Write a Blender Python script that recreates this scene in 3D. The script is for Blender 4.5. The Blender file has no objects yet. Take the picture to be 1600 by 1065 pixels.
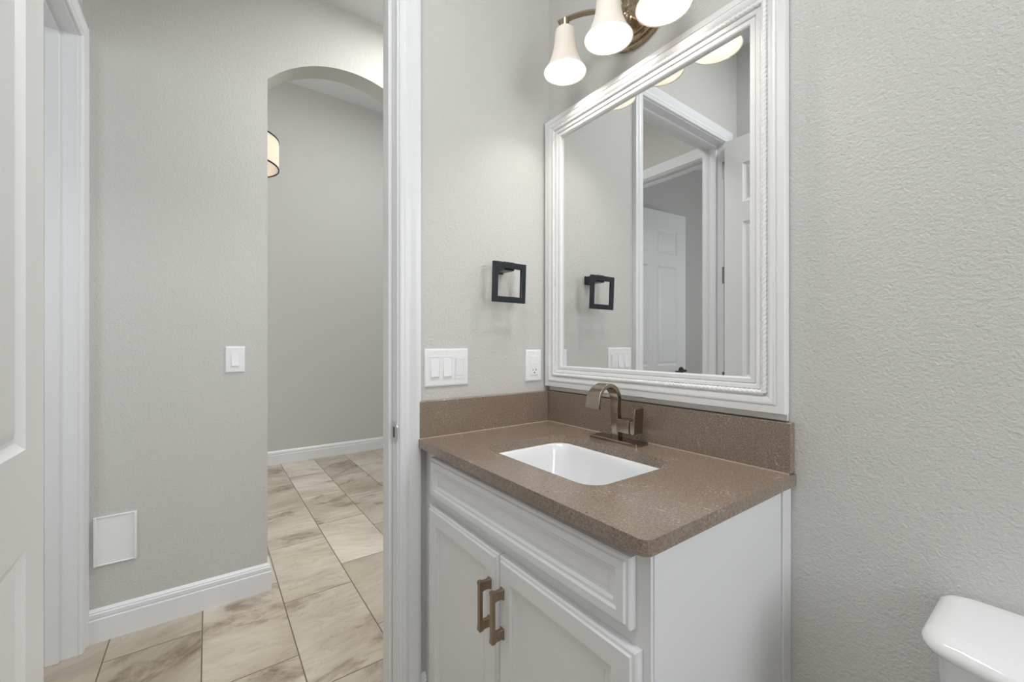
import bpy, bmesh, math, random
from mathutils import Matrix, Vector
R = math.radians
sc = bpy.context.scene
COL = sc.collection
random.seed(4)

# ------------------------------------------------------------------ camera
cam_d = bpy.data.cameras.new('camera')
cam_d.sensor_width = 36.0
cam_d.lens = 649.344 / 1600.0 * 36.0
cam_d.shift_y = 5.07 / 1600.0
cam_d.clip_start = 0.02
cam = bpy.data.objects.new('camera', cam_d)
COL.objects.link(cam)
cam.location = (1.1313, -0.9929, 1.09)
cam.rotation_euler = (R(90), 0, R(90 - 36.184))
sc.camera = cam

# ------------------------------------------------------------------ world + exposure
w = bpy.data.worlds.new('daylight')
sc.world = w
w.use_nodes = True
bg = w.node_tree.nodes['Background']
bg.inputs[0].default_value = (0.80, 0.88, 1.0, 1)
bg.inputs[1].default_value = 0.6
sc.view_settings.view_transform = 'Standard'
sc.view_settings.look = 'None'
sc.view_settings.exposure = 0.11
sc.view_settings.gamma = 1.0
sc.view_settings.use_curve_mapping = False
sc.cycles.max_bounces = 14
sc.cycles.diffuse_bounces = 8
sc.cycles.glossy_bounces = 6
sc.cycles.transmission_bounces = 8
sc.cycles.sample_clamp_indirect = 6.0
sc.cycles.use_denoising = True


def area(name, loc, rot, sx, sy, power, col):
    d = bpy.data.lights.new(name, 'AREA')
    d.shape = 'RECTANGLE'
    d.size, d.size_y, d.energy, d.color = sx, sy, power, col
    o = bpy.data.objects.new(name, d)
    COL.objects.link(o)
    o.location = loc
    o.rotation_euler = rot
    return o


# added fill light in a made-up window opening (east wall, behind the camera)
area('bathroom_east_fill', (2.46, -0.34, 1.55), (R(90), 0, R(90)), 0.50, 1.1, 12, (0.93, 0.97, 1.0))
# added unseen fill lights for the far room, hall, bathroom and side room
area('far_room_side_fill', (-2.15, -2.55, 1.6), (R(90), 0, 0), 1.5, 1.9, 17, (0.97, 1.0, 0.98))  # fill placed at the far room's added window opening
area('far_room_ceiling_fill', (-1.7, 0.2, 3.45), (0, 0, 0), 0.7, 0.7, 24, (0.97, 1.0, 0.98))  # unseen overhead fill, added to brighten the far room
area('hall_ceiling_fill', (-0.40, 0.06, 2.70), (0, 0, 0), 0.6, 0.6, 19.5, (0.99, 1.0, 0.98))  # overhead fill added for the hall, no fitting built
area('bathroom_ceiling_fill', (0.90, -0.98, 2.70), (0, 0, 0), 0.5, 0.5, 12.5, (0.99, 1.0, 1.0))  # added top light for the bathroom, no fixture modelled
area('side_room_fill', (0.70, -2.55, 1.5), (R(90), 0, R(90)), 0.9, 1.2, 10, (0.93, 0.97, 1.0))  # fill added to light the side room behind the second door
BULB = 195.0


# ------------------------------------------------------------------ materials
def lin(r, g, b):
    f = lambda c: (c / 255) / 12.92 if c <= 10.31 else (((c / 255) + 0.055) / 1.055) ** 2.4
    return (f(r), f(g), f(b), 1)


def mat(name, col, rough=0.5, metal=0.0, spec=0.5, coat=0.0):
    m = bpy.data.materials.new(name)
    m.use_nodes = True
    b = m.node_tree.nodes['Principled BSDF']
    b.inputs['Base Color'].default_value = col
    b.inputs['Roughness'].default_value = rough
    b.inputs['Metallic'].default_value = metal
    b.inputs['Specular IOR Level'].default_value = spec
    b.inputs['Coat Weight'].default_value = coat
    return m


def nodes(m):
    return m.node_tree.nodes, m.node_tree.links, m.node_tree.nodes['Principled BSDF']


def noise(m, scale, detail=2.0, rough=0.5, vec=None, dist=0.0):
    n, l, b = nodes(m)
    t = n.new('ShaderNodeTexNoise')
    t.inputs['Scale'].default_value = scale
    t.inputs['Detail'].default_value = detail
    t.inputs['Roughness'].default_value = rough
    t.inputs['Distortion'].default_value = dist
    if vec is None:
        c = n.new('ShaderNodeTexCoord')
        vec = c.outputs['Object']
    l.new(vec, t.inputs['Vector'])
    return t


def bump(m, height, strength, dist):
    n, l, b = nodes(m)
    u = n.new('ShaderNodeBump')
    u.inputs['Strength'].default_value = strength
    u.inputs['Distance'].default_value = dist
    l.new(height, u.inputs['Height'])
    l.new(u.outputs[0], b.inputs['Normal'])
    return u


def ramp(m, fac, stops):
    n, l, b = nodes(m)
    r = n.new('ShaderNodeValToRGB')
    e = r.color_ramp.elements
    while len(e) < len(stops):
        e.new(0.5)
    for i, (p, c) in enumerate(stops):
        e[i].position = p
        e[i].color = c
    l.new(fac, r.inputs[0])
    return r


def mixc(m, fac, a, b_, mode='MIX'):
    n, l, b = nodes(m)
    x = n.new('ShaderNodeMix')
    x.data_type = 'RGBA'
    x.blend_type = mode
    for sock, v in ((x.inputs[0], fac), (x.inputs[6], a), (x.inputs[7], b_)):
        if isinstance(v, (int, float, tuple)):
            sock.default_value = v
        else:
            l.new(v, sock)
    return x.outputs[2]


def wall_paint(name, col, strength=0.35):
    m = mat(name, col, 0.55, spec=0.35)
    n, l, b = nodes(m)
    c = n.new('ShaderNodeTexCoord')
    a = noise(m, 170, 3.0, 0.55, c.outputs['Object'], 0.6)
    a2 = noise(m, 60, 2.0, 0.5, c.outputs['Object'])
    s = n.new('ShaderNodeMath'); s.operation = 'MULTIPLY_ADD'
    l.new(a2.outputs[0], s.inputs[0]); s.inputs[1].default_value = 0.35
    l.new(a.outputs[0], s.inputs[2])
    bump(m, s.outputs[0], strength, 0.006)
    return m


M = {}
M['wall'] = wall_paint('greige_wall_paint', (0.600, 0.592, 0.570, 1), 0.42)
M['ceiling'] = wall_paint('white_ceiling_paint', (0.74, 0.745, 0.76, 1), 0.4)


def painted(name, col, rough):
    m = mat(name, col, rough, spec=0.5)
    n, l, b = nodes(m)
    t = noise(m, 14, 3)
    mr = n.new('ShaderNodeMapRange')
    mr.inputs['To Min'].default_value = rough - 0.03
    mr.inputs['To Max'].default_value = rough + 0.03
    l.new(t.outputs[0], mr.inputs[0]); l.new(mr.outputs[0], b.inputs['Roughness'])
    return m


M['trim'] = painted('white_trim_enamel', (0.79, 0.80, 0.82, 1), 0.30)
M['door'] = painted('white_door_enamel', (0.80, 0.80, 0.795, 1), 0.34)
M['cabinet'] = painted('light_grey_cabinet_paint', (0.76, 0.765, 0.775, 1), 0.36)
M['frame'] = painted('white_frame_lacquer', (0.80, 0.80, 0.80, 1), 0.30)
M['plate'] = mat('white_plastic', (0.84, 0.85, 0.86, 1), 0.28)
M['slot'] = mat('dark_slot', (0.03, 0.03, 0.03, 1), 0.6)
M['ceramic'] = mat('white_vitreous_china', (0.80, 0.81, 0.82, 1), 0.10, coat=0.6)
M['chrome'] = mat('polished_steel', (0.62, 0.62, 0.61, 1), 0.32, 1.0)
M['steel'] = mat('satin_nickel', (0.25, 0.25, 0.24, 1), 0.4, 1.0)
M['mirror'] = mat('silvered_glass', (0.80, 0.81, 0.81, 1), 0.0, 1.0)
M['backing'] = painted('white_backing_board', (0.76, 0.76, 0.74, 1), 0.5)


def brushed(name, col, rough, aniso=0.5, sx=1, sz=60):
    m = mat(name, col, rough, 1.0)
    n, l, b = nodes(m)
    b.inputs['Anisotropic'].default_value = aniso
    c = n.new('ShaderNodeTexCoord')
    mp = n.new('ShaderNodeMapping')
    mp.inputs['Scale'].default_value = (sx, sx, sz)
    l.new(c.outputs['Object'], mp.inputs[0])
    t = noise(m, 30, 3, 0.6, mp.outputs[0])
    mr = n.new('ShaderNodeMapRange')
    mr.inputs['To Min'].default_value = rough - 0.06
    mr.inputs['To Max'].default_value = rough + 0.10
    l.new(t.outputs[0], mr.inputs[0])
    l.new(mr.outputs[0], b.inputs['Roughness'])
    return m


M['faucet'] = brushed('brushed_warm_nickel', (0.34, 0.285, 0.23, 1), 0.15, 0.0, 1, 1)
M['pull'] = brushed('champagne_bronze', (0.33, 0.255, 0.19, 1), 0.36, 0.0, 60, 1)
M['brass'] = brushed('antique_brass', (0.42, 0.34, 0.235, 1), 0.26, 0.0, 1, 1)
M['bronze'] = brushed('dark_bronze', (0.072, 0.08, 0.09, 1), 0.33, 0.2, 1, 1)

# quartz: brown ground, pale hairline flecks, small dark pits
m = mat('brown_quartz', (0.16, 0.13, 0.11, 1), 0.22, spec=0.5, coat=0.25)
m.node_tree.nodes['Principled BSDF'].inputs['Coat Roughness'].default_value = 0.05
n, l, b = nodes(m)
c = n.new('ShaderNodeTexCoord')
g = noise(m, 300, 3, 0.75, c.outputs['Object'])
big = noise(m, 9, 4, 0.6, c.outputs['Object'])
base = ramp(m, g.outputs[0], [(0.30, (0.145, 0.106, 0.081, 1)), (0.5, (0.242, 0.184, 0.141, 1)), (0.70, (0.345, 0.28, 0.22, 1))])
vv = noise(m, 16, 6, 0.72, c.outputs['Object'], 1.6)
line = ramp(m, vv.outputs[0], [(0.480, (0, 0, 0, 1)), (0.5, (1, 1, 1, 1)), (0.520, (0, 0, 0, 1))])
gate = ramp(m, big.outputs[0], [(0.50, (0, 0, 0, 1)), (0.66, (1, 1, 1, 1))])
k = n.new('ShaderNodeMath'); k.operation = 'MULTIPLY'
l.new(line.outputs[0], k.inputs[0]); l.new(gate.outputs[0], k.inputs[1])
brk = noise(m, 150, 2, 0.6, c.outputs['Object'])
brkr = ramp(m, brk.outputs[0], [(0.46, (0, 0, 0, 1)), (0.62, (1, 1, 1, 1))])
k2 = n.new('ShaderNodeMath'); k2.operation = 'MULTIPLY'
l.new(k.outputs[0], k2.inputs[0]); l.new(brkr.outputs[0], k2.inputs[1])
c1 = mixc(m, k2.outputs[0], base.outputs[0], (0.62, 0.56, 0.50, 1))
vo = n.new('ShaderNodeTexVoronoi'); vo.inputs['Scale'].default_value = 90
l.new(c.outputs['Object'], vo.inputs['Vector'])
pit = ramp(m, vo.outputs['Distance'], [(0.0, (1, 1, 1, 1)), (0.10, (1, 1, 1, 1)), (0.16, (0, 0, 0, 1))])
sel = noise(m, 55, 1, 0.5, c.outputs['Object'])
selr = ramp(m, sel.outputs[0], [(0.60, (0, 0, 0, 1)), (0.64, (1, 1, 1, 1))])
k3 = n.new('ShaderNodeMath'); k3.operation = 'MULTIPLY'
l.new(pit.outputs[0], k3.inputs[0]); l.new(selr.outputs[0], k3.inputs[1])
c2 = mixc(m, k3.outputs[0], c1, (0.035, 0.026, 0.022, 1))
l.new(c2, b.inputs['Base Color'])
M['quartz'] = m

# floor: 55 x 27.5 cm stone-look porcelain in running bond, grout lines
m = mat('stone_look_tile', (0.5, 0.45, 0.4, 1), 0.32, spec=0.45)
n, l, b = nodes(m)
c = n.new('ShaderNodeTexCoord')
mp = n.new('ShaderNodeMapping')
mp.inputs['Location'].default_value = (1.037 + 0.55 * 20, 0.735 + 0.2755 * 20, 0)
l.new(c.outputs['Object'], mp.inputs[0])
br = n.new('ShaderNodeTexBrick')
br.offset = 0.651; br.offset_frequency = 2; br.squash = 1.0; br.squash_frequency = 2
br.inputs['Scale'].default_value = 1.0
br.inputs['Brick Width'].default_value = 0.55
br.inputs['Row Height'].default_value = 0.2755
br.inputs['Mortar Size'].default_value = 0.0022
br.inputs['Mortar Smooth'].default_value = 0.1
br.inputs['Color1'].default_value = (0, 0, 0, 1)
br.inputs['Color2'].default_value = (1, 1, 1, 1)
br.inputs['Mortar'].default_value = (0.5, 0.5, 0.5, 1)
l.new(mp.outputs[0], br.inputs['Vector'])
rnd = n.new('ShaderNodeSeparateColor'); l.new(br.outputs['Color'], rnd.inputs[0])
# every tile is cut from its own place in the stone, turned a little its own way
sh = n.new('ShaderNodeCombineXYZ')
mm = []
for q in (37.0, 91.0, 53.0):
    t = n.new('ShaderNodeMath'); t.operation = 'MULTIPLY'; t.inputs[1].default_value = q
    l.new(rnd.outputs[0], t.inputs[0]); mm.append(t)
for i in range(3): l.new(mm[i].outputs[0], sh.inputs[i])
rot = n.new('ShaderNodeVectorRotate'); rot.rotation_type = 'Z_AXIS'
ang = n.new('ShaderNodeMath'); ang.operation = 'MULTIPLY_ADD'
ang.inputs[1].default_value = 1.3; ang.inputs[2].default_value = -0.75
l.new(rnd.outputs[0], ang.inputs[0])
l.new(c.outputs['Object'], rot.inputs['Vector']); l.new(ang.outputs[0], rot.inputs['Angle'])
st = n.new('ShaderNodeVectorMath'); st.operation = 'MULTIPLY'; st.inputs[1].default_value = (2.2, 1.0, 1.0)
l.new(rot.outputs[0], st.inputs[0])
ad = n.new('ShaderNodeVectorMath'); ad.operation = 'ADD'
l.new(st.outputs[0], ad.inputs[0]); l.new(sh.outputs[0], ad.inputs[1])
patch = noise(m, 1.7, 6, 0.55, ad.outputs[0], 1.0)
fine = noise(m, 6.0, 10, 0.74, ad.outputs[0], 1.0)
soft = noise(m, 1.3, 3, 0.5, ad.outputs[0], 0.6)
tone = ramp(m, soft.outputs[0], [(0.32, lin(184, 171, 154)), (0.5, lin(208, 197, 181)), (0.68, lin(223, 215, 203))])
streak = ramp(m, fine.outputs[0], [(0.36, lin(122, 106, 89)), (0.46, lin(158, 143, 126)), (0.60, lin(196, 184, 168))])
gate = ramp(m, patch.outputs[0], [(0.36, (0.9, 0.9, 0.9, 1)), (0.39, (0.7, 0.7, 0.7, 1)), (0.42, (0.25, 0.25, 0.25, 1)), (0.52, (0.0, 0.0, 0.0, 1))])
ct = mixc(m, gate.outputs[0], tone.outputs[0], streak.outputs[0])
ridge = noise(m, 1.6, 6, 0.62, ad.outputs[0], 1.6)
rl = ramp(m, ridge.outputs[0], [(0.476, (0, 0, 0, 1)), (0.486, (0.35, 0.35, 0.35, 1)), (0.493, (0, 0, 0, 1))])
ct = mixc(m, rl.outputs[0], ct, lin(150, 134, 117))
ss = n.new('ShaderNodeVectorMath'); ss.operation = 'MULTIPLY'; ss.inputs[1].default_value = (9.0, 1.6, 1.0)
l.new(rot.outputs[0], ss.inputs[0])
grain = noise(m, 3.2, 6, 0.7, ss.outputs[0], 0.5)
gr = ramp(m, grain.outputs[0], [(0.30, (0.86, 0.85, 0.84, 1)), (0.62, (1.03, 1.03, 1.03, 1))])
ct = mixc(m, 1.0, ct, gr.outputs[0], 'MULTIPLY')
tint = ramp(m, rnd.outputs[0], [(0.0, (0.80, 0.785, 0.765, 1)), (0.6, (0.98, 0.97, 0.96, 1)), (1.0, (1.07, 1.07, 1.07, 1))])
ct = mixc(m, 1.0, ct, tint.outputs[0], 'MULTIPLY')
ct = mixc(m, br.outputs['Fac'], ct, lin(118, 104, 90))
ct = mixc(m, 1.0, ct, (0.92, 0.92, 0.92, 1), 'MULTIPLY')
l.new(ct, b.inputs['Base Color'])
inv = n.new('ShaderNodeMath'); inv.operation = 'SUBTRACT'; inv.inputs[0].default_value = 1.0
l.new(br.outputs['Fac'], inv.inputs[1])
bump(m, inv.outputs[0], 0.5, 0.0015)
M['tile'] = m

# opal glass of the vanity shades, and lit lamps
def opal(name, col, thin):
    m = bpy.data.materials.new(name); m.use_nodes = True
    n, l = m.node_tree.nodes, m.node_tree.links
    n.remove(n['Principled BSDF'])
    out = n['Material Output']
    d = n.new('ShaderNodeBsdfDiffuse'); d.inputs[0].default_value = col
    t = n.new('ShaderNodeBsdfTranslucent'); t.inputs[0].default_value = col
    g = n.new('ShaderNodeBsdfGlossy'); g.inputs['Roughness'].default_value = 0.12
    x = n.new('ShaderNodeMixShader'); x.inputs[0].default_value = thin
    l.new(d.outputs[0], x.inputs[1]); l.new(t.outputs[0], x.inputs[2])
    y = n.new('ShaderNodeMixShader'); y.inputs[0].default_value = 0.04
    l.new(x.outputs[0], y.inputs[1]); l.new(g.outputs[0], y.inputs[2])
    l.new(y.outputs[0], out.inputs[0])
    return m


def glow(name, col, s):
    m = bpy.data.materials.new(name); m.use_nodes = True
    n, l = m.node_tree.nodes, m.node_tree.links
    n.remove(n['Principled BSDF'])
    e = n.new('ShaderNodeEmission'); e.inputs[0].default_value = col; e.inputs[1].default_value = s
    l.new(e.outputs[0], n['Material Output'].inputs[0])
    return m


M['opal'] = opal('opal_glass', (0.93, 0.865, 0.785, 1), 0.022)
M['bulb'] = glow('lit_bulb', (1.0, 0.945, 0.89, 1), BULB)
M['drum'] = opal('linen_drum_shade', (0.92, 0.87, 0.80, 1), 0.30)
M['diffuser'] = opal('acrylic_diffuser', (0.95, 0.91, 0.87, 1), 0.36)
M['drumbulb'] = glow('lit_drum_bulb', (1.0, 0.90, 0.78, 1), 34.0)


# ------------------------------------------------------------------ mesh helpers
def box(bm, x0, x1, y0, y1, z0, z1):
    v = [bm.verts.new(p) for p in ((x0, y0, z0), (x1, y0, z0), (x1, y1, z0), (x0, y1, z0),
                                   (x0, y0, z1), (x1, y0, z1), (x1, y1, z1), (x0, y1, z1))]
    for f in ((3, 2, 1, 0), (4, 5, 6, 7), (0, 1, 5, 4), (1, 2, 6, 5), (2, 3, 7, 6), (3, 0, 4, 7)):
        bm.faces.new([v[i] for i in f])
    return v


def loft(bm, loops, cap0=True, cap1=True, closed=True):
    rings = [[bm.verts.new(p) for p in lp] for lp in loops]
    k = len(rings[0])
    for a, b in zip(rings, rings[1:]):
        for i in range(k if closed else k - 1):
            j = (i + 1) % k
            try: bm.faces.new((a[i], a[j], b[j], b[i]))
            except ValueError: pass
    if cap0: bm.faces.new(rings[0][::-1])
    if cap1: bm.faces.new(rings[-1])
    return rings


def rect(x0, x1, z0, z1, y):
    return [(x0, y, z0), (x1, y, z0), (x1, y, z1), (x0, y, z1)]


def nested(bm, x0, x1, z0, z1, loops, cap0=True):
    """rectangle facing -Y: loops = (inset, y) from the back edge to the middle of the front."""
    loft(bm, [rect(x0 + i, x1 - i, z0 + i, z1 - i, y) for i, y in loops], cap0, True)


def lathe(bm, prof, seg=48, centre=(0, 0), cap0=False, cap1=False):
    loops = [[(centre[0] + r * math.cos(2 * math.pi * i / seg), centre[1] + r * math.sin(2 * math.pi * i / seg), z)
              for i in range(seg)] for r, z in prof]
    loft(bm, loops, cap0, cap1)


def ellipsoid(bm, c, r, u=16, v=10):
    bmesh.ops.create_uvsphere(bm, u_segments=u, v_segments=v, radius=1.0,
                              matrix=Matrix.Translation(c) @ Matrix.Diagonal((r[0], r[1], r[2], 1)))


def tube(bm, pts, sections, up=Vector((0, 0, 1)), cap=True):
    """sweep: sections[i] = list of (a, b) offsets along side / normal axes at pts[i]."""
    pts = [Vector(p) for p in pts]
    loops = []
    for i, p in enumerate(pts):
        t = (pts[min(i + 1, len(pts) - 1)] - pts[max(i - 1, 0)]).normalized()
        s = t.cross(up)
        s = s.normalized() if s.length > 1e-6 else Vector((1, 0, 0))
        nn = s.cross(t).normalized()
        loops.append([p + s * a + nn * b for a, b in sections[i]])
    loft(bm, loops, cap, cap)


def circ(r, k=12, ph=0.0):
    return [(r * math.cos(2 * math.pi * i / k + ph), r * math.sin(2 * math.pi * i / k + ph)) for i in range(k)]


def rrect(x0, x1, y0, y1, r, z, k=8):
    """rounded rectangle in plan, counter-clockwise."""
    out = []
    rs = r if isinstance(r, (list, tuple)) else (r,) * 4
    for (cx, cy, a), rr in zip((((x1), (y1), 0), ((x0), (y1), 90), ((x0), (y0), 180), ((x1), (y0), 270)), rs):
        ox = cx - rr if cx == x1 else cx + rr
        oy = cy - rr if cy == y1 else cy + rr
        for i in range(k + 1):
            t = R(a + 90 * i / k)
            out.append((ox + rr * math.cos(t), oy + rr * math.sin(t), z))
    return out


def prism(bm, poly, axis, a, b):
    """extrude a 2-D outline along an axis: axis 'x' takes (y, z); 'y' takes (x, z); 'z' takes (x, y)."""
    f = {'x': lambda p, q: (q, p[0], p[1]), 'y': lambda p, q: (p[0], q, p[1]), 'z': lambda p, q: (p[0], p[1], q)}[axis]
    r0 = [bm.verts.new(f(p, a)) for p in poly]
    r1 = [bm.verts.new(f(p, b)) for p in poly]
    k = len(poly)
    for i in range(k):
        j = (i + 1) % k
        bm.faces.new((r0[i], r0[j], r1[j], r1[i]))
    f0 = bm.faces.new(r0[::-1]); f1 = bm.faces.new(r1)
    f0.normal_update(); f1.normal_update()
    bmesh.ops.triangulate(bm, faces=[f0, f1])


def molding(bm, path, prof, cap=True):
    """profile (out, z) carried along a plan polyline, mitred; 'out' is to the left of the direction of travel."""
    P = [Vector((p[0], p[1])) for p in path]
    offs = []
    for i, p in enumerate(P):
        ns = []
        if i > 0: d = (P[i] - P[i - 1]).normalized(); ns.append(Vector((-d.y, d.x)))
        if i < len(P) - 1: d = (P[i + 1] - P[i]).normalized(); ns.append(Vector((-d.y, d.x)))
        nn = sum(ns, Vector((0, 0)))
        nn.normalize()
        offs.append(nn / max(0.2, nn.dot(ns[0])))
    loft(bm, [[(p.x + o.x * u, p.y + o.y * u, z) for u, z in prof] for p, o in zip(P, offs)], cap, cap)


def casing(bm, x0, x1, z1, prof, z0=0.0):
    """door casing facing -Y: two legs and a head with mitred corners; prof = (outward, y)."""
    loops = []
    for (sx, x, z) in ((-1, x0, z0), (-1, x0, z1), (1, x1, z1), (1, x1, z0)):
        top = z == z1
        loops.append([(x + sx * u, y, z + (u if top else 0)) for u, y in prof])
    loft(bm, loops, True, True)


def frame_ring(bm, x0, x1, z0, z1, prof):
    """picture-frame ring facing -Y around an opening; prof = (outward, y)."""
    loops = []
    for sx, x, sz, z in ((-1, x0, -1, z0), (1, x1, -1, z0), (1, x1, 1, z1), (-1, x0, 1, z1)):
        loops.append([(x + sx * u, y, z + sz * u) for u, y in prof])
    rings = [[bm.verts.new(p) for p in lp] for lp in loops]
    k = len(prof)
    for a in range(4):
        A, B = rings[a], rings[(a + 1) % 4]
        for i in range(k):
            j = (i + 1) % k
            bm.faces.new((A[i], A[j], B[j], B[i]))


def mk(name, bm, material, parent=None, loc=None, smooth=None, bevel=None, seg=2):
    bmesh.ops.remove_doubles(bm, verts=bm.verts, dist=1e-6)
    bmesh.ops.recalc_face_normals(bm, faces=bm.faces)
    me = bpy.data.meshes.new(name)
    bm.to_mesh(me); bm.free()
    me.materials.append(material)
    o = bpy.data.objects.new(name, me)
    COL.objects.link(o)
    if smooth is not None:
        me.shade_smooth()
        me.set_sharp_from_angle(angle=R(smooth))
    if bevel:
        bv = o.modifiers.new('edge', 'BEVEL'); bv.width = bevel; bv.segments = seg
        bv.limit_method = 'ANGLE'; bv.angle_limit = R(40); bv.harden_normals = False
        if smooth is None:
            me.shade_smooth(); me.set_sharp_from_angle(angle=R(50))
    if parent: o.parent = parent
    if loc: o.location = loc
    return o


def tag(o, label, cat, group=None, kind=None):
    o['label'] = label; o['category'] = cat
    if group: o['group'] = group
    if kind: o['kind'] = kind
    return o


def thing(name, label, cat, loc=(0, 0, 0), rz=0.0, group=None, kind=None):
    o = bpy.data.objects.new(name, None)
    o.empty_display_size = 0.1
    COL.objects.link(o)
    o.location = loc; o.rotation_euler = (0, 0, rz)
    return tag(o, label, cat, group, kind)


def B(): return bmesh.new()


# ------------------------------------------------------------------ dimensions (metres)
XH, XF = -1.002, -3.194          # hall wall with the arch, wall of the far room
TW = 0.115                       # wall thickness
DY0, DY1, DZ = -1.270, -0.565, 2.17   # bathroom door opening in the left wall
EY = -1.36                       # hall end wall with the second doorway
EX0, EX1 = -0.938, -0.150
AY0, AY1, AZ = -0.7795, -0.030, 2.4366     # arch: left jamb, right jamb, crown
CH = 2.73
ZC = 0.8194                      # counter top
CD, CW = 0.5088, 0.7816          # counter depth, width

# ------------------------------------------------------------------ structure
def struct(name, bm, m, label, cat, **kw):
    o = mk(name, bm, m, **kw)
    return tag(o, label, cat, kind='structure')


b = B(); box(b, -3.4, 2.6, -3.4, 2.2, -0.06, 0.0)
struct('floor', b, M['tile'], 'beige stone-look rectangular floor tiles with dark grout', 'floor')

b = B(); prism(b, [(-1.36, 0), (DY0 - 0.02, 0), (DY0 - 0.02, DZ + 0.02), (DY1 + 0.02, DZ + 0.02), (DY1 + 0.02, 0), (1.3, 0), (1.3, CH), (-1.36, CH)], 'x', -TW, 0.0)
struct('wall_left', b, M['wall'], 'bright greige bathroom wall holding the towel ring and switches', 'wall')

b = B(); box(b, 0.0, 2.62, 0.0, TW, 0, CH)
struct('wall_back', b, M['wall'], 'grey textured bathroom wall behind the mirror and toilet', 'wall')

b = B()
wy0, wy1, wz0, wz1 = -0.66, -0.06, 0.95, 2.15  # opening added to hold the bathroom fill light
box(b, 2.40, 2.52, -1.41, wy0, 0, CH); box(b, 2.40, 2.52, wy1, 0.0, 0, CH)
box(b, 2.40, 2.52, wy0, wy1, 0, wz0); box(b, 2.40, 2.52, wy0, wy1, wz1, CH)
struct('wall_right', b, M['wall'], 'bathroom wall behind the camera with the added window opening', 'wall')
b = B()
for y0, y1, z0, z1 in ((wy0, wy0 + 0.05, wz0, wz1), (wy1 - 0.05, wy1, wz0, wz1), (wy0 + 0.05, wy1 - 0.05, wz0, wz0 + 0.05), (wy0 + 0.05, wy1 - 0.05, wz1 - 0.05, wz1), (wy0 + 0.05, wy1 - 0.05, 1.53, 1.57)):
    box(b, 2.48, 2.51, y0, y1, z0, z1)
struct('added_window_1', b, M['trim'], 'white window frame added around the unseen bathroom fill light', 'window')  # made-up window, only framing the fill light's opening

b = B(); box(b, 0.0, 2.52, -1.475, -1.41, 0, CH)
struct('wall_front', b, M['wall'], 'greige bathroom wall behind the open door', 'wall')

# hall wall with the arched opening (goes on behind the side room and up to the far room's ceiling)
yc = 0.5 * (AY0 + AY1); half = 0.5 * (AY1 - AY0)
zs = 2.268; sag = AZ - zs; Rr = (half * half + sag * sag) / (2 * sag); zc0 = AZ - Rr
a0 = math.asin(half / Rr)
arc = [(yc + Rr * math.sin(-a0 + 2 * a0 * i / 40), zc0 + Rr * math.cos(-a0 + 2 * a0 * i / 40)) for i in range(41)]
b = B(); prism(b, [(-3.3, 0), (AY0, 0)] + arc + [(AY1, 0), (1.3, 0), (1.3, 3.6), (-3.3, 3.6)], 'x', XH - TW, XH)
struct('wall_hall', b, M['wall'], 'greige hall wall with the arched opening', 'wall')

b = B(); prism(b, [(XH, 0), (EX0 - 0.02, 0), (EX0 - 0.02, DZ + 0.02), (EX1 + 0.02, DZ + 0.02), (EX1 + 0.02, 0), (0.0, 0), (0.0, CH), (XH, CH)], 'y', EY - TW, EY)
struct('wall_hall_end', b, M['wall'], 'greige wall closing the hall, holding the second doorway', 'wall')
b = B(); box(b, XH, -TW, 1.18, 1.3, 0, CH)
struct('wall_hall_far_end', b, M['wall'], 'greige wall at the unseen end of the hall', 'wall')
b = B(); box(b, XF - TW, XF, -3.3, 2.2, 0, 3.6)
struct('wall_far', b, M['wall'], 'plain greige wall seen through the arch', 'wall')
b = B(); box(b, XF, XH - TW, 2.08, 2.2, 0, 3.6)
struct('wall_far_side', b, M['wall'], 'greige side wall of the far room', 'wall')
b = B()
box(b, XF, -2.95, -2.78, -2.66, 0, 3.6); box(b, -1.35, XH - TW, -2.78, -2.66, 0, 3.6)
box(b, -2.95, -1.35, -2.78, -2.66, 0, 0.6); box(b, -2.95, -1.35, -2.78, -2.66, 2.6, 3.6)  # gap left as an added opening for the far room fill
struct('wall_far_added_opening', b, M['wall'], 'greige far room wall with an added window opening', 'wall')
b = B(); box(b, XH, 0.9, -3.3, -3.18, 0, CH)
struct('wall_side_room', b, M['wall'], 'grey wall of the side room seen in the mirror', 'wall')
b = B()
box(b, 0.78, 0.9, -3.18, -3.0, 0, CH); box(b, 0.78, 0.9, -2.1, EY - TW, 0, CH)
box(b, 0.78, 0.9, -3.0, -2.1, 0, 0.9); box(b, 0.78, 0.9, -3.0, -2.1, 2.1, CH)  # unseen opening added for the side room fill
struct('wall_side_room_added_opening', b, M['wall'], 'side room wall with an added window opening', 'wall')

b = B(); box(b, XH, 2.62, -3.3, 1.3, CH, CH + 0.1)
struct('ceiling', b, M['ceiling'], 'white ceiling over the bathroom and hall', 'ceiling')
b = B(); box(b, XF, XH - TW, -2.66, 2.08, 3.515, 3.6)
struct('ceiling_far', b, M['ceiling'], 'white textured ceiling seen through the arch', 'ceiling')

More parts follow.
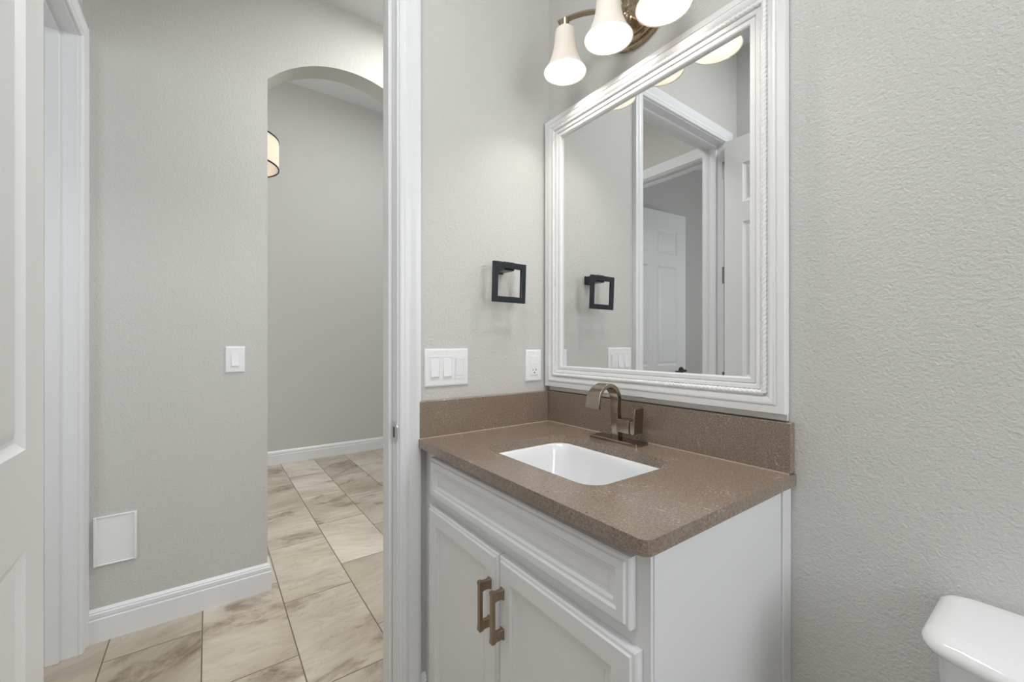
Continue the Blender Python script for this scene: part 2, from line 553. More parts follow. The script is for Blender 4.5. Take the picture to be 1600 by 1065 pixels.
# baseboards
BP = [(0, 0), (0.015, 0), (0.015, 0.082), (0.0105, 0.086), (0.0125, 0.090), (0.0125, 0.103), (0.0085, 0.107), (0.0090, 0.110), (0, 0.120)]
b = B(); molding(b, [(XH, EY + 0.0), (XH, AY0), (XH - TW, AY0)][::-1], BP)
struct('baseboard_hall', b, M['trim'], 'white stepped baseboard under the hall wall, wrapping into the arch', 'baseboard', smooth=25)
b = B(); molding(b, [(XF, 2.08), (XF, -2.66)], BP)
struct('baseboard_far', b, M['trim'], 'white baseboard along the far wall beyond the arch', 'baseboard', smooth=25)
b = B(); molding(b, [(2.40, 0.0), (0.7675, 0.0)], [(u, z * 1.05) for u, z in BP])
struct('baseboard_back', b, M['trim'], 'white baseboard behind the toilet', 'baseboard', smooth=25)
b = B(); molding(b, [(0.0, -0.4795), (0.0, -0.504)], [(u, z * 1.12) for u, z in BP])
struct('baseboard_left', b, M['trim'], 'short white baseboard piece between door casing and vanity', 'baseboard', smooth=25)

# ------------------------------------------------------------------ door trims
CP = [(0.0, 0.0), (0.0, -0.008), (0.003, -0.0105), (0.012, -0.011), (0.014, -0.0125), (0.022, -0.0125), (0.027, -0.0105), (0.034, -0.0125),
      (0.044, -0.017), (0.049, -0.0185), (0.056, -0.0185), (0.0595, -0.0165), (0.060, 0.0)]


def doorway(name, x0, x1, thick, label, stop_y, legs=(1, 1), front=True, back=True):
    """lined opening facing -Y with its front wall plane at y=0: casing, jamb, stop."""
    t = thing(name, label, 'door trim', kind='structure')
    rv = 0.005
    if front:
        bb = B(); casing(bb, x0 - rv, x1 + rv, DZ + rv, CP); mk('casing', bb, M['trim'], t, smooth=30)
    if back:
        bb = B(); casing(bb, x0 - rv, x1 + rv, DZ + rv, [(u, thick - y) for u, y in CP]); mk('casing', bb, M['trim'], t, smooth=30)
    bb = B()
    prism(bb, [(x0 - 0.019, 0), (x0, 0), (x0, DZ), (x1, DZ), (x1, 0), (x1 + 0.019, 0), (x1 + 0.019, DZ + 0.019), (x0 - 0.019, DZ + 0.019)], 'y', 0.0, thick)
    mk('jamb', bb, M['trim'], t, bevel=0.0012)
    bb = B()
    prism(bb, [(x0, 0), (x0 + 0.011, 0), (x0 + 0.011, DZ - 0.011), (x1 - 0.011, DZ - 0.011), (x1 - 0.011, 0), (x1, 0), (x1, DZ), (x0, DZ)], 'y', stop_y, stop_y + 0.036)
    mk('stop', bb, M['trim'], t, bevel=0.002)
    return t


# bathroom doorway: local x runs along world y, facing +x
t1 = doorway('trim_1', DY0, DY1, TW, 'white bathroom door casing and jamb beside the vanity', 0.038)
t1.rotation_euler = (0, 0, R(90))
bb = B()
out = [(-0.0045, 0.012), (0.004, 0.002), (0.010, 0.0), (0.030, 0.0), (0.034, 0.004), (0.034, 0.054), (0.030, 0.058), (0.010, 0.058), (0.004, 0.056), (-0.0045, 0.046)]
loft(bb, [[(DY1 - d, y, 0.812 + z) for y, z in out] for d in (0.0002, 0.0020)])
sp = mk('strike_plate', bb, M['chrome'], t1)
sp['label'] = 'metal strike plate'
bb = B(); box(bb, DY1 - 0.0024, DY1 - 0.0019, 0.013, 0.024, 0.826, 0.856); mk('latch_hole', bb, M['slot'], sp)
# hall-end doorway: faces +y
t2 = doorway('trim_2', -EX1, -EX0, TW, 'white door casing at the left end of the hall', 0.043)
t2.location = (0, EY, 0); t2.rotation_euler = (0, 0, R(180))


# ------------------------------------------------------------------ six-panel doors
def door_leaf(wd, ht, th, st):
    """leaf from x=0 (hinge edge) to wd, y from 0 (front) to th, panels on both faces."""
    bm = B()
    mid = 0.10
    xs = [0, st, 0.5 * (wd - mid), 0.5 * (wd + mid), wd - st, wd]
    zs_ = [0, 0.235, 0.742, 0.906, 1.705, 1.805, 2.005, ht]
    cells = {(1, 1), (3, 1), (1, 3), (3, 3), (1, 5), (3, 5)}
    prof = [(0.0, 0.0), (0.004, 0.0035), (0.014, 0.0085), (0.020, 0.009), (0.034, 0.0035), (0.040, 0.003)]
    for y, s in ((0.0, 1), (th, -1)):
        for i in range(5):
            for k in range(7):
                r = (xs[i], xs[i + 1], zs_[k], zs_[k + 1])
                if (i, k) in cells:
                    nested(bm, *r, [(p, y + s * d) for p, d in prof], cap0=False)
                else:
                    bm.faces.new([bm.verts.new(p) for p in rect(*r, y)])
    for pts in (((0, 0, 0), (0, th, 0), (0, th, ht), (0, 0, ht)), ((wd, 0, 0), (wd, th, 0), (wd, th, ht), (wd, 0, ht)),
                ((0, 0, 0), (wd, 0, 0), (wd, th, 0), (0, th, 0)), ((0, 0, ht), (wd, 0, ht), (wd, th, ht), (0, th, ht))):
        bm.faces.new([bm.verts.new(p) for p in pts])
    return bm


def hinges(t, zs_, m, kx, ky, leaf):
    for z in zs_:
        bb = B()
        lathe(bb, [(0.0, z - 0.048), (0.0062, z - 0.046), (0.0062, z + 0.046), (0.0, z + 0.048)], 12, (kx, ky))
        box(bb, *leaf, z - 0.044, z + 0.044)
        mk('hinge', bb, m, t, smooth=40)


def lever(t, x, z, y0, s, turn):
    bb = B()
    pr = [(0.0, 0.0), (0.030, 0.0), (0.030, 0.006), (0.026, 0.010), (0.011, 0.011), (0.011, 0.045), (0.0, 0.047)]
    loops = [[(x + r * math.cos(a), y0 + s * d, z + r * math.sin(a)) for a in [2 * math.pi * i / 24 for i in range(24)]] for r, d in pr]
    loft(bb, loops, False, False)
    pts = [(x - 0.01 * turn, y0 + s * 0.040, z), (x + 0.03 * turn, y0 + s * 0.042, z), (x + 0.075 * turn, y0 + s * 0.043, z - 0.002), (x + 0.115 * turn, y0 + s * 0.038, z - 0.004)]
    tube(bb, pts, [circ(0.009, 10), circ(0.009, 10), circ(0.008, 10), circ(0.006, 10)])
    return mk('lever_handle', bb, M['bronze_lever'], t, smooth=40)


M['bronze_lever'] = mat('oil_rubbed_lever', (0.10, 0.095, 0.09, 1), 0.3, 1.0)
HZ = (0.31, 0.885, 1.45, 2.015)
d1 = thing('door_1', 'white six-panel bathroom door standing open at the left edge', 'door', (0.022, -1.2335, 0.012), 0.0, kind='structure')
# local y from 0 back to -th: build with front at y=0 facing +y
bm = door_leaf(0.70, 2.143, 0.035, 0.091)
bmesh.ops.transform(bm, matrix=Matrix.Translation((0, -0.035, 0)), verts=bm.verts)
mk('door_leaf', bm, M['door'], d1, smooth=20)
hinges(d1, HZ, M['steel'], -0.0060, -0.0285, (-0.030, -0.0060, -0.0363, -0.0340))
lever(d1, 0.635, 0.85, 0.0, 1, -1)
lever(d1, 0.635, 0.85, -0.035, -1, -1)

d2 = thing('door_2', 'white six-panel door standing open in the side room, seen in the mirror', 'door', (-0.936, EY - TW - 0.012, 0.012), R(-90 + 6), kind='structure')
bm = door_leaf(0.78, 2.143, 0.035, 0.108)
mk('door_leaf', bm, M['door'], d2, smooth=20)
hinges(d2, HZ, M['steel'], -0.004, 0.001, (-0.002, 0.0, 0.001, 0.031))
lever(d2, 0.72, 0.86, 0.035, 1, -1)
lever(d2, 0.72, 0.86, 0.0, -1, -1)

# ------------------------------------------------------------------ vanity cabinet
cab = thing('vanity_cabinet', 'light grey two-door vanity cabinet under the brown countertop', 'cabinet', (0, 0, 0))
CX1, CF = 0.766, -0.478
zt = ZC - 0.0245
b = B()
box(b, 0.001, 0.017, CF + 0.019, -0.002, 0.10, zt); box(b, CX1 - 0.016, CX1, CF + 0.019, -0.002, 0.10, zt)
box(b, 0.017, CX1 - 0.016, CF + 0.019, -0.002, 0.10, 0.116); box(b, 0.017, CX1 - 0.016, -0.008, -0.002, 0.116, zt)
box(b, 0.001, CX1 - 0.002, -0.40, -0.385, 0.0, 0.10)
mk('carcass', b, M['cabinet'], cab, bevel=0.001)
b = B()
for x0, x1, z0, z1 in ((0.001, 0.075, 0.10, zt), (CX1 - 0.04, CX1, 0.10, zt), (0.075, CX1 - 0.04, zt - 0.035, zt), (0.075, CX1 - 0.04, 0.63, 0.68), (0.075, CX1 - 0.04, 0.10, 0.14)):
    box(b, x0, x1, CF, CF + 0.019, z0, z1)
mk('face_frame', b, M['cabinet'], cab)
b = B(); box(b, CX1, CX1 + 0.006, -0.040, -0.001, 0.10, zt); mk('scribe_strip', b, M['cabinet'], cab, bevel=0.0015)
b = B(); box(b, CX1, CX1 + 0.0022, CF + 0.006, -0.042, 0.10, zt); mk('side_panel', b, M['cabinet'], cab)
DF = CF - 0.0195
dprof = lambda st: [(0.0, CF - 0.0002), (0.0, DF + 0.007), (0.0025, DF + 0.0045), (0.007, DF + 0.0035), (0.009, DF), (st, DF), (st + 0.004, DF + 0.0035), (st + 0.009, DF + 0.0040), (st + 0.013, DF + 0.0085), (st + 0.020, DF + 0.0085), (st + 0.0215, DF + 0.0075)]
b = B(); nested(b, 0.0655, 0.741, 0.668, 0.776, dprof(0.022))
mk('false_drawer_front', b, M['cabinet'], cab, smooth=22)


def pull(px, parent):
    """bar pull with two flared feet."""
    t = B()
    zl, zh = 0.477, 0.584
    y1 = DF - 0.0255
    # bar: slightly concave long faces, flared ends
    secs = []
    for z, hw, hd in ((zl, 0.0055, 0.0042), (zl + 0.004, 0.0062, 0.005), (zl + 0.012, 0.0050, 0.0042), (0.5 * (zl + zh), 0.0048, 0.004), (zh - 0.012, 0.0050, 0.0042), (zh - 0.004, 0.0062, 0.005), (zh, 0.0055, 0.0042)):
        secs.append([(px - hw, y1 - hd, z), (px + hw, y1 - hd, z), (px + hw, y1 + hd, z), (px - hw, y1 + hd, z)])
    loft(t, secs)
    for zc in (zl + 0.012, zh - 0.012):
        lp = []
        for y, hw, hz in ((y1 + 0.003, 0.0050, 0.0105), (y1 + 0.010, 0.0046, 0.0095), (DF - 0.006, 0.0048, 0.0095), (DF - 0.002, 0.0062, 0.0115), (DF, 0.0062, 0.0115)):
            lp.append([(px - hw, y, zc - hz), (px + hw, y, zc - hz), (px + hw, y, zc + hz), (px - hw, y, zc + hz)])
        loft(t, lp)
    return mk('handle', t, M['pull'], parent, bevel=0.0008)


for x0, x1, hx in ((0.0555, 0.4000, 0.3735), (0.4030, 0.7525, 0.4215)):
    b = B(); nested(b, x0, x1, 0.125, 0.642, dprof(0.042))
    o = mk('cabinet_door', b, M['cabinet'], cab, smooth=22)
    pull(hx, o)['label'] = 'bronze bar pull'

# ------------------------------------------------------------------ countertop
ct = thing('countertop', 'brown speckled quartz vanity countertop with splashes', 'countertop', (0, 0, 0))
SX0, SX1, SY0, SY1 = 0.2010, 0.5915, -0.4095, -0.1285
b = B()
outer = rrect(0.001, CW, -CD, -0.001, (0.0015, 0.0015, 0.0015, 0.016), ZC, 6)
inner = rrect(SX0, SX1, SY0, SY1, 0.045, ZC, 10)
edges = []
for lp in (outer, inner):
    vs = [b.verts.new(p) for p in lp]
    edges += [b.edges.new((vs[i], vs[(i + 1) % len(vs)])) for i in range(len(vs))]
bmesh.ops.triangle_fill(b, use_beauty=True, edges=edges)
ret = bmesh.ops.extrude_face_region(b, geom=b.faces[:])
bmesh.ops.translate(b, vec=(0, 0, -0.0238), verts=[v for v in ret['geom'] if isinstance(v, bmesh.types.BMVert)])
mk('slab', b, M['quartz'], ct, bevel=0.0016, seg=2)
b = B(); box(b, 0.0005, CW - 0.0035, -0.0203, -0.0005, ZC + 0.0012, ZC + 0.1067); mk('back_splash', b, M['quartz'], ct, bevel=0.0014)
b = B(); box(b, 0.0005, 0.0203, -CD + 0.003, -0.0208, ZC + 0.0012, ZC + 0.1067); mk('side_splash', b, M['quartz'], ct, bevel=0.0025)
M['caulk'] = mat('beige_caulk', lin(190, 176, 162), 0.5)
b = B(); box(b, 0.0203, CW - 0.006, -0.0222, -0.0203, ZC - 0.0002, ZC + 0.0022); box(b, 0.0203, 0.0222, -CD + 0.006, -0.0222, ZC - 0.0002, ZC + 0.0022)
o = mk('caulk_line', b, M['caulk'], ct); o['label'] = 'pale caulk line'

# ------------------------------------------------------------------ sink
sk = thing('undermount_sink', 'white rectangular undermount sink set in the brown countertop', 'sink', (0, 0, 0))
zr = ZC - 0.0242
b = B()
lo = []
for ins, z, r in ((-0.025, zr, 0.055), (0.004, zr, 0.045), (0.008, zr - 0.004, 0.045), (0.012, zr - 0.03, 0.05), (0.019, zr - 0.09, 0.055), (0.030, zr - 0.118, 0.06), (0.050, zr - 0.130, 0.06), (0.085, zr - 0.136, 0.05), (0.118, zr - 0.140, 0.02)):
    lo.append(rrect(SX0 + ins, SX1 - ins, SY0 + ins, SY1 - ins, r, z, 10))
loft(b, lo, False, True)
# outside shell
lo2 = [rrect(SX0 - 0.025, SX1 + 0.025, SY0 - 0.025, SY1 + 0.025, 0.055, zr, 10), rrect(SX0 - 0.025, SX1 + 0.025, SY0 - 0.025, SY1 + 0.025, 0.055, zr - 0.014, 10),
       rrect(SX0 - 0.002, SX1 + 0.002, SY0 - 0.002, SY1 + 0.002, 0.055, zr - 0.03, 10), rrect(SX0 + 0.03, SX1 - 0.03, SY0 + 0.03, SY1 - 0.03, 0.06, zr - 0.150, 10)]
loft(b, lo2, False, True)
mk('basin', b, M['ceramic'], sk, smooth=50)
b = B(); lathe(b, [(0.0, zr - 0.1385), (0.012, zr - 0.1385), (0.015, zr - 0.1375), (0.026, zr - 0.137), (0.029, zr - 0.139), (0.029, zr - 0.1405)], 32, (0.396, -0.265))
mk('drain', b, M['chrome'], sk, smooth=40)

# ------------------------------------------------------------------ faucet
fc = thing('faucet', 'brushed nickel arched ribbon faucet standing behind the sink', 'faucet', (0.3668, -0.0665, ZC))
b = B(); nested_pts = [rrect(-0.0825, 0.0825, -0.0265, 0.0265, 0.003, z, 3) for z in (0.0002, 0.0065)] + [rrect(-0.0805, 0.0805, -0.0245, 0.0245, 0.002, 0.008, 3)]
loft(b, nested_pts); mk('base_plate', b, M['faucet'], fc, smooth=30)
# spout: ribbon, narrow at the base and wide at the lip, in the y-z plane
cl = [(-0.002, 0.007, 0.0105, 0.0105), (-0.005, 0.030, 0.0105, 0.0100), (-0.0065, 0.060, 0.0112, 0.0092), (-0.009, 0.092, 0.0122, 0.0082)]
pts = []
cy_, cz_, ra = -0.054, 0.112, 0.046
ang0, ang1 = R(-8), R(172)
arcp = []
for i in range(17):
    f = i / 16
    a = ang0 + (ang1 - ang0) * f
    arcp.append((cy_ + ra * math.cos(a), cz_ + ra * 1.02 * math.sin(a), 0.0126 + 0.0105 * f, 0.0078 - 0.0038 * f))
path = cl + arcp + [(-0.1025, 0.1000, 0.0250, 0.0034)]
lp = []
for i, (y, z, hw, ht) in enumerate(path):
    p0 = path[max(i - 1, 0)]; p1 = path[min(i + 1, len(path) - 1)]
    ty, tz = p1[0] - p0[0], p1[1] - p0[1]
    L = math.hypot(ty, tz); ty, tz = ty / L, tz / L
    ny, nz = tz, -ty       # outward of the bend
    lp.append([(-hw, y + ny * ht, z + nz * ht), (hw, y + ny * ht, z + nz * ht), (hw, y - ny * ht, z - nz * ht), (-hw, y - ny * ht, z - nz * ht)])
b = B(); loft(b, lp); mk('spout', b, M['faucet'], fc, bevel=0.0012, smooth=35)
b = B(); box(b, 0.0112, 0.0530, -0.0200, 0.0150, 0.0300, 0.0665); mk('valve_body', b, M['faucet'], fc, bevel=0.0012)
b = B()
prism(b, [(0.0560, 0.034), (0.0600, 0.0305), (0.0640, 0.0290), (0.0700, 0.0320), (0.0735, 0.0990), (0.0695, 0.0990), (0.0655, 0.0660), (0.0560, 0.0650)], 'y', -0.0200, 0.0160)
box(b, 0.0530, 0.0560, -0.012, 0.008, 0.038, 0.058)
mk('lever', b, M['faucet'], fc, bevel=0.001)

# ------------------------------------------------------------------ mirror
mr = thing('wall_mirror', 'large wall mirror in a white moulded frame above the vanity', 'mirror', (0, 0, 0))
GX0, GX1, GZ0, GZ1 = 0.0835, 0.6975, 1.0165, 1.7995
b = B(); box(b, GX0 - 0.012, GX1 + 0.012, -0.0120, -0.0085, GZ0 - 0.012, GZ1 + 0.012); mk('glass', b, M['mirror'], mr)
b = B(); box(b, 0.016, 0.767, -0.0085, -0.001, ZC + 0.109, 1.865); mk('backing_board', b, M['backing'], mr)
FP = [(0.0, -0.0122), (0.0, -0.0195), (0.003, -0.0215), (0.0115, -0.0215), (0.0125, -0.0190), (0.0140, -0.0190), (0.0150, -0.0230), (0.019, -0.0250),
      (0.0235, -0.0260), (0.0265, -0.0235), (0.0275, -0.0225), (0.0375, -0.0225), (0.0385, -0.0245), (0.043, -0.0275), (0.048, -0.0300), (0.0525, -0.0310),
      (0.0560, -0.0300), (0.0570, -0.0265), (0.0590, -0.0265), (0.0600, -0.0285), (0.0745, -0.0285), (0.0755, -0.0275), (0.0755, -0.0086), (0.0, -0.0086)]
b = B(); frame_ring(b, GX0, GX1, GZ0, GZ1, [(u * 0.965, y) for u, y in FP]); mk('frame', b, M['frame'], mr, smooth=28)
# twisted rope bead lying in the frame's channel
b = B()
u = 0.0323 * 0.965
x0, x1, z0, z1 = GX0 - u, GX1 + u, GZ0 - u, GZ1 + u
corners = [(x0, z0), (x1, z0), (x1, z1), (x0, z1)]
for a in range(4):
    p, q = Vector(corners[a]), Vector(corners[(a + 1) % 4])
    L = (q - p).length; d = (q - p) / L; s = Vector((-d.y, d.x))
    N = int(L / 0.0022)
    loops = []
    for i in range(N + 1):
        t_ = L * i / N
        ring = []
        for k in range(12):
            ph = 2 * math.pi * k / 12
            r = 0.0050 * (1 + 0.38 * abs(math.cos(1.5 * (ph - 2 * math.pi * t_ / 0.030))))
            e = p + d * t_ + s * (r * math.cos(ph))
            ring.append((e.x, -0.0245 - r * math.sin(ph), e.y))
        loops.append(ring)
    loft(b, loops)
mk('rope_bead', b, M['frame'], mr, smooth=60)

# ------------------------------------------------------------------ vanity light
vl = thing('vanity_light', 'three-lamp brass vanity light above the mirror with bell glass shades', 'wall lamp', (0.389, 0.0, 2.02))
b = B()
for k, (rx, rz, y0, y1) in enumerate(((0.105, 0.082, -0.001, -0.012), (0.094, 0.071, -0.012, -0.020), (0.080, 0.057, -0.020, -0.026))):
    lpz = []
    for y, f in ((y0, 1.0), (y0 - 0.0 + (y1 - y0) * 0.6, 1.0), (y1, 0.97)):
        lpz.append([(rx * f * math.cos(2 * math.pi * i / 56), y, rz * f * math.sin(2 * math.pi * i / 56)) for i in range(56)])
    loft(b, lpz)
mk('back_plate', b, M['brass'], vl, smooth=40)
b = B()
pr = [(0.0, -0.026), (0.012, -0.026), (0.012, -0.050), (0.009, -0.052), (0.009, -0.056), (0.0125, -0.060), (0.0125, -0.068), (0.008, -0.074), (0.0, -0.076)]
loft(b, [[(r * math.cos(2 * math.pi * i / 20), y, r * math.sin(2 * math.pi * i / 20) - 0.026) for i in range(20)] for r, y in pr], False, False)
mk('finial', b, M['brass'], vl, smooth=40)
LAMPS = [(0.2185, -0.128, 1.905), (0.388, -0.131, 1.904), (0.5553, -0.131, 1.882)]
SH = [(0.0170, 0.1310), (0.0225, 0.1300), (0.0275, 0.1250), (0.0292, 0.1180), (0.0300, 0.1100), (0.0318, 0.0900), (0.0350, 0.0680), (0.0405, 0.0460), (0.0490, 0.0240), (0.0580, 0.0085), (0.0640, 0.0010), (0.0648, -0.0010)]
for i, (x, y, z) in enumerate(LAMPS):
    lx, ly, lz = x - 0.389, y, z - 2.02
    # flat band arm: out of the centre post, arching up and outwards to the lamp
    b = B()
    P0 = Vector((0.006 * (i - 1), -0.048, -0.020))
    if i == 1:
        P3 = Vector((lx, ly - 0.012, lz + 0.155)); P1 = P0 + Vector((-0.004, -0.006, 0.06)); P2 = P3 + Vector((0.004, 0.045, 0.016))
    else:
        P3 = Vector((lx + 0.028 * (i - 1), ly, lz + 0.165))
        P1 = P0 + (P3 - P0) * 0.33 + Vector((0, 0, 0.04)); P2 = P0 + (P3 - P0) * 0.66 + Vector((0, 0, 0.03))
    pts, secs = [], []
    for k in range(33):
        f = k / 32
        pts.append(P0 * (1 - f) ** 3 + P1 * 3 * f * (1 - f) ** 2 + P2 * 3 * f * f * (1 - f) + P3 * f ** 3)
        secs.append([(-0.0090, -0.0028), (0.0090, -0.0028), (0.0090, 0.0028), (-0.0090, 0.0028)])
    tube(b, pts, secs, up=Vector((0, 0, 1)) if i != 1 else Vector((0, -0.3, 1)))
    mk('arm', b, M['brass'], vl, smooth=40, bevel=0.001)
    b = B()
    lathe(b, [(0.0, lz + 0.157), (0.0125, lz + 0.157), (0.0125, lz + 0.139), (0.0165, lz + 0.137), (0.0165, lz + 0.108), (0.0, lz + 0.108)], 24, (lx, ly))
    mk('socket', b, M['brass'], vl, smooth=40)
    b = B()
    prof = [(r, lz + z_) for r, z_ in SH] + [(r - 0.0028 if r > 0.017 else r, lz + z_ + (0.0006 if z_ < 0.01 else -0.001)) for r, z_ in SH[::-1]]
    lathe(b, prof, 56, (lx, ly))
    so = mk('glass_shade', b, M['opal'], vl, smooth=60)
    so['label'] = 'white opal glass bell shade'
    b = B(); ellipsoid(b, (lx, ly, lz + 0.066), (0.021, 0.021, 0.024)); lathe(b, [(0.012, lz + 0.084), (0.012, lz + 0.110)], 16, (lx, ly))
    mk('bulb', b, M['bulb'], so, smooth=60)

# ------------------------------------------------------------------ towel ring (left wall)
tr = thing('towel_ring', 'dark square towel ring hanging on the left wall beside the mirror', 'towel ring', (0, -0.227, 1.338), R(90))
# local: x = along the wall (world y), -y = out of the wall (world +x)
b = B(); nested(b, -0.008, 0.022, -0.018, 0.014, [(0, -0.0003), (0, -0.006), (0.003, -0.009)])
mk('wall_plate', b, M['bronze'], tr)
b = B(); box(b, -0.017, 0.022, -0.0665, -0.009, -0.0150, 0.0120); mk('post', b, M['bronze'], tr, bevel=0.0012)
b = B()
frame_ring(b, -0.0445, 0.0445, -0.0985, -0.0105, [(0, -0.0045), (0.0185, -0.0045), (0.0185, 0.0045), (0, 0.0045)])
bmesh.ops.transform(b, matrix=Matrix.Translation((0, -0.072, 0)) @ Matrix.Rotation(R(2.5), 4, 'X'), verts=b.verts)
mk('ring', b, M['bronze'], tr, bevel=0.001)


# ------------------------------------------------------------------ switches, outlet, access cover
def plate(bm, x0, x1, z0, z1, t=0.0055):
    nested(bm, x0, x1, z0, z1, [(0, -0.0003), (0, -0.002), (0.0015, -0.0042), (0.0045, -t), (0.006, -t)])


def screw(parent, x, z, y):
    bb = B()
    loft(bb, [[(x + r * math.cos(a), yy, z + r * math.sin(a)) for a in [2 * math.pi * i / 12 for i in range(12)]] for r, yy in ((0.0027, y + 0.0004), (0.0027, y - 0.0006), (0.0018, y - 0.0010))], True, True)
    mk('screw', bb, M['plate'], parent, smooth=40)


def rocker(parent, x, up):
    """paddle rocker in a thin surround; up: its lower end stands proud."""
    bb = B()
    frame_ring(bb, x - 0.0148, x + 0.0148, -0.0315, 0.0315, [(0, -0.0050), (0.0022, -0.0050), (0.0022, -0.0066), (0, -0.0066)])
    box(bb, x - 0.0148, x + 0.0148, -0.0054, -0.0050, -0.0315, 0.0315)
    mk('surround', bb, M['plate'], parent)
    bb = B()
    lo_, hi = (0.0105, 0.0062) if up else (0.0068, 0.0092)
    w_ = 0.0130
    loft(bb, [[(x - w_, -0.0052, zz), (x + w_, -0.0052, zz), (x + w_, -yy, zz), (x - w_, -yy, zz)] for zz, yy in ((-0.0265, lo_), (-0.001, 0.0078), (0.0285, hi))])
    mk('rocker', bb, M['plate'], parent, bevel=0.0008)


sw = thing('light_switch', 'white triple light switch on the bright wall beside the door casing', 'light switch', (0, -0.411, 1.020), R(90))
b = B(); plate(b, -0.0730, 0.0730, -0.0557, 0.0563); mk('wall_plate', b, M['plate'], sw, smooth=30)
for x, up in ((-0.0415, True), (0.0, True), (0.0415, False)):
    rocker(sw, x, up)
    screw(sw, x, 0.048, -0.0055); screw(sw, x, -0.048, -0.0055)

sw2 = thing('light_switch', 'single white light switch on the hall wall left of the arch', 'light switch', (XH, -0.899, 1.025), R(90))
b = B(); plate(b, -0.0350, 0.0350, -0.0550, 0.0550); mk('wall_plate', b, M['plate'], sw2, smooth=30)
rocker(sw2, 0.0, True)
screw(sw2, 0.0, 0.048, -0.0055); screw(sw2, 0.0, -0.048, -0.0055)

ol = thing('wall_outlet', 'white wall outlet beside the lower left mirror corner', 'outlet', (0, -0.0745, 1.0160), R(90))
b = B(); plate(b, -0.0345, 0.0345, -0.0545, 0.0545); mk('wall_plate', b, M['plate'], ol, smooth=30)
b = B(); nested(b, -0.0165, 0.0165, -0.0335, 0.0335, [(0, -0.0050), (0, -0.0072), (0.001, -0.0080)])
rc = mk('receptacle', b, M['plate'], ol)
b = B()
for s in (-1,):
    box(b, -0.0075, -0.0052, -0.0084, -0.0076, -0.0185, -0.0105); box(b, 0.0052, 0.0075, -0.0084, -0.0076, -0.0180, -0.0110)
    loft(b, [[(0.0026 * math.cos(a), yy, -0.0245 + 0.0026 * math.sin(a)) for a in [2 * math.pi * i / 10 for i in range(10)]] for yy in (-0.0076, -0.0084)])
mk('slot', b, M['slot'], rc)
b = B(); box(b, -0.010, 0.010, -0.0092, -0.0076, 0.003, 0.0085); box(b, -0.010, 0.010, -0.0092, -0.0076, -0.004, 0.0015); mk('test_button', b, M['plate'], rc, bevel=0.0005)
screw(ol, 0, 0.047, -0.0055); screw(ol, 0, -0.047, -0.0055)

ac = thing('access_cover', 'blank white square access cover low on the hall wall', 'wall cover', (XH, -1.2715, 0.364), R(90))
b = B(); nested(b, -0.0595, 0.0595, -0.0880, 0.0900, [(0, -0.0003), (0, -0.004), (0.002, -0.006), (0.004, -0.006)]); mk('cover_panel', b, M['plate'], ac, smooth=30)
for x in (-0.0595, 0.0515):
    b = B(); box(b, x, x + 0.008, -0.0135, -0.005, -0.0895, 0.0915)
    mk('edge_rail', b, M['plate'], ac, bevel=0.002)
for z in (-0.0895, 0.0855):
    b = B(); box(b, -0.0515, 0.0515, -0.0085, -0.005, z, z + 0.005)
    mk('edge_strip', b, M['plate'], ac, bevel=0.0015)

# ------------------------------------------------------------------ drum pendant beyond the arch
DXc, DYc, DR = -1.80, -0.835, 0.196
pend = thing('drum_pendant', 'round cream drum ceiling lamp glowing beyond the arch', 'pendant lamp', (DXc, DYc, 0))
DB, DT = 2.155, 2.322
b = B(); lathe(b, [(DR, DB), (DR, DT), (DR - 0.002, DT), (DR - 0.002, DB)], 64); ds = mk('drum_shade', b, M['drum'], pend, smooth=50)
b = B()
for z in (DB, DT): lathe(b, [(DR + 0.002, z - 0.004), (DR + 0.002, z + 0.004), (DR - 0.004, z + 0.004), (DR - 0.004, z - 0.004), (DR + 0.002, z - 0.004)], 64)
o = mk('trim_band', b, M['bronze'], pend, smooth=40); o['label'] = 'dark bronze trim band'
b = B(); lathe(b, [(0.0, DB - 0.001), (DR * 0.5, DB - 0.001), (DR - 0.004, DB + 0.002), (DR - 0.004, DB + 0.005), (DR * 0.5, DB + 0.002), (0.0, DB + 0.002)], 64); mk('diffuser', b, M['diffuser'], pend, smooth=50)
b = B(); lathe(b, [(0.0, 2.262), (0.006, 2.262), (0.006, 3.49), (0.055, 3.495), (0.055, 3.514), (0.0, 3.514)], 20); mk('rod', b, M['bronze'], pend, smooth=40)
for q in range(3):
    b = B(); ellipsoid(b, (0.09 * math.cos(2.1 * q), 0.09 * math.sin(2.1 * q), 2.24), (0.028, 0.028, 0.034))
    mk('bulb', b, M['drumbulb'], ds, smooth=60)

# ------------------------------------------------------------------ toilet
to = thing('toilet', 'white toilet standing against the grey wall, tank lid in view', 'toilet', (1.215, 0, 0))


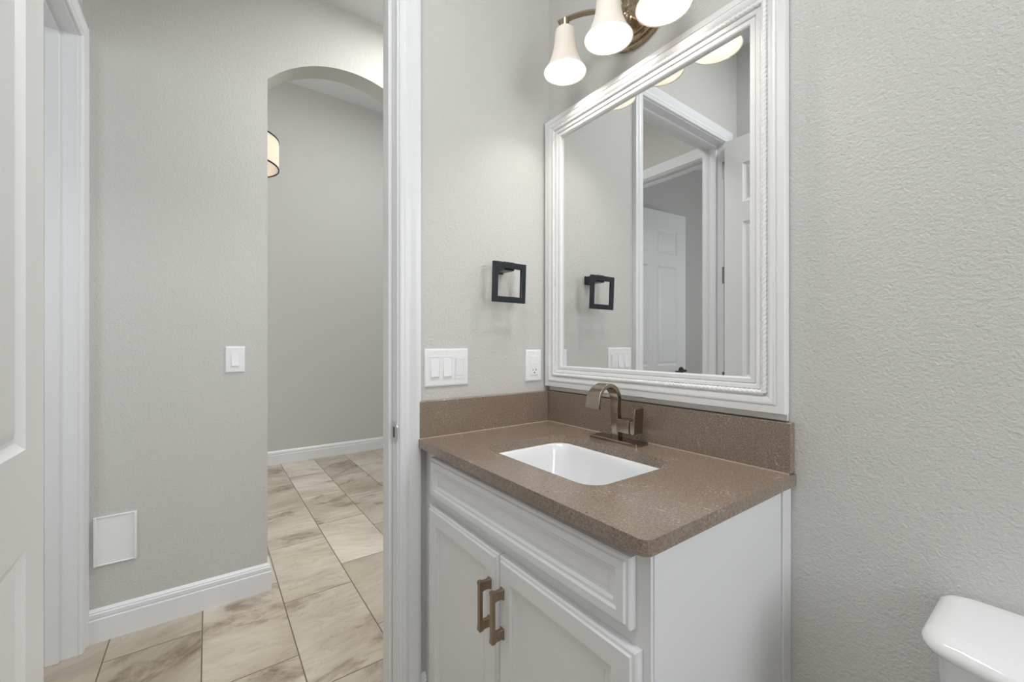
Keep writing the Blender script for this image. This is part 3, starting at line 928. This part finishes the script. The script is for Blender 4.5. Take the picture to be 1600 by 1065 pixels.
def tank_outline(hw, yb, yf, bow, z, k=16):
    """plan outline: straight back, rounded corners, bowed front."""
    out = []
    rc_, rf = 0.022, 0.045
    for i in range(7): a = R(90 * i / 6); out.append((hw - rc_ + rc_ * math.cos(a), yb - rc_ + rc_ * math.sin(a), z))
    for i in range(7): a = R(90 + 90 * i / 6); out.append((-hw + rc_ + rc_ * math.cos(a), yb - rc_ + rc_ * math.sin(a), z))
    for i in range(7): a = R(180 + 78 * i / 6); out.append((-hw + rf + rf * math.cos(a), yf + rf + rf * math.sin(a), z))
    for i in range(1, k):
        f = -1 + 2 * i / k
        out.append((f * (hw - rf), yf - bow * (1 - f * f), z))
    for i in range(7): a = R(282 + 78 * i / 6); out.append((hw - rf + rf * math.cos(a), yf + rf + rf * math.sin(a), z))
    return out


b = B()
loft(b, [tank_outline(hw, -0.012, yf, 0.035, z) for hw, yf, z in ((0.188, -0.150, 0.385), (0.196, -0.160, 0.42), (0.2085, -0.172, 0.6568))])
mk('tank', b, M['ceramic'], to, smooth=50)
b = B()
loft(b, [tank_outline(hw, yb, yf, 0.036, z) for hw, yb, yf, z in ((0.213, -0.008, -0.178, 0.6570), (0.2195, -0.004, -0.186, 0.6595), (0.2215, -0.003, -0.189, 0.6655), (0.2210, -0.003, -0.188, 0.672), (0.217, -0.004, -0.183, 0.6785), (0.209, -0.007, -0.174, 0.6830), (0.196, -0.012, -0.160, 0.6850))])
mk('tank_lid', b, M['ceramic'], to, smooth=60)
b = B()
lb = []
for rx, ry, cy0, z in ((0.10, 0.14, -0.33, 0.0), (0.10, 0.14, -0.33, 0.03), (0.085, 0.12, -0.33, 0.12), (0.11, 0.16, -0.36, 0.24), (0.17, 0.215, -0.41, 0.35), (0.182, 0.23, -0.42, 0.385), (0.175, 0.222, -0.42, 0.395), (0.125, 0.165, -0.42, 0.392), (0.10, 0.13, -0.41, 0.30), (0.04, 0.06, -0.38, 0.22)):
    lb.append([(rx * math.cos(2 * math.pi * i / 40), cy0 + ry * math.sin(2 * math.pi * i / 40), z) for i in range(40)])
loft(b, lb)
box(b, -0.10, 0.10, -0.25, -0.05, 0.20, 0.384)
mk('bowl', b, M['ceramic'], to, smooth=60)
b = B()
lb = []
for f, z in ((1.0, 0.397), (1.02, 0.404), (1.02, 0.425), (0.97, 0.434), (0.6, 0.437)):
    lb.append([(0.182 * f * math.cos(2 * math.pi * i / 40), -0.42 + 0.225 * f * math.sin(2 * math.pi * i / 40), z) for i in range(40)])
loft(b, lb); mk('seat', b, M['ceramic'], to, smooth=50)
b = B(); tube(b, [(0.15, -0.196, 0.585), (0.12, -0.212, 0.583), (0.07, -0.222, 0.578)], [circ(0.008, 10), circ(0.006, 10), circ(0.0065, 10)])
mk('flush_lever', b, M['chrome'], to, smooth=50)
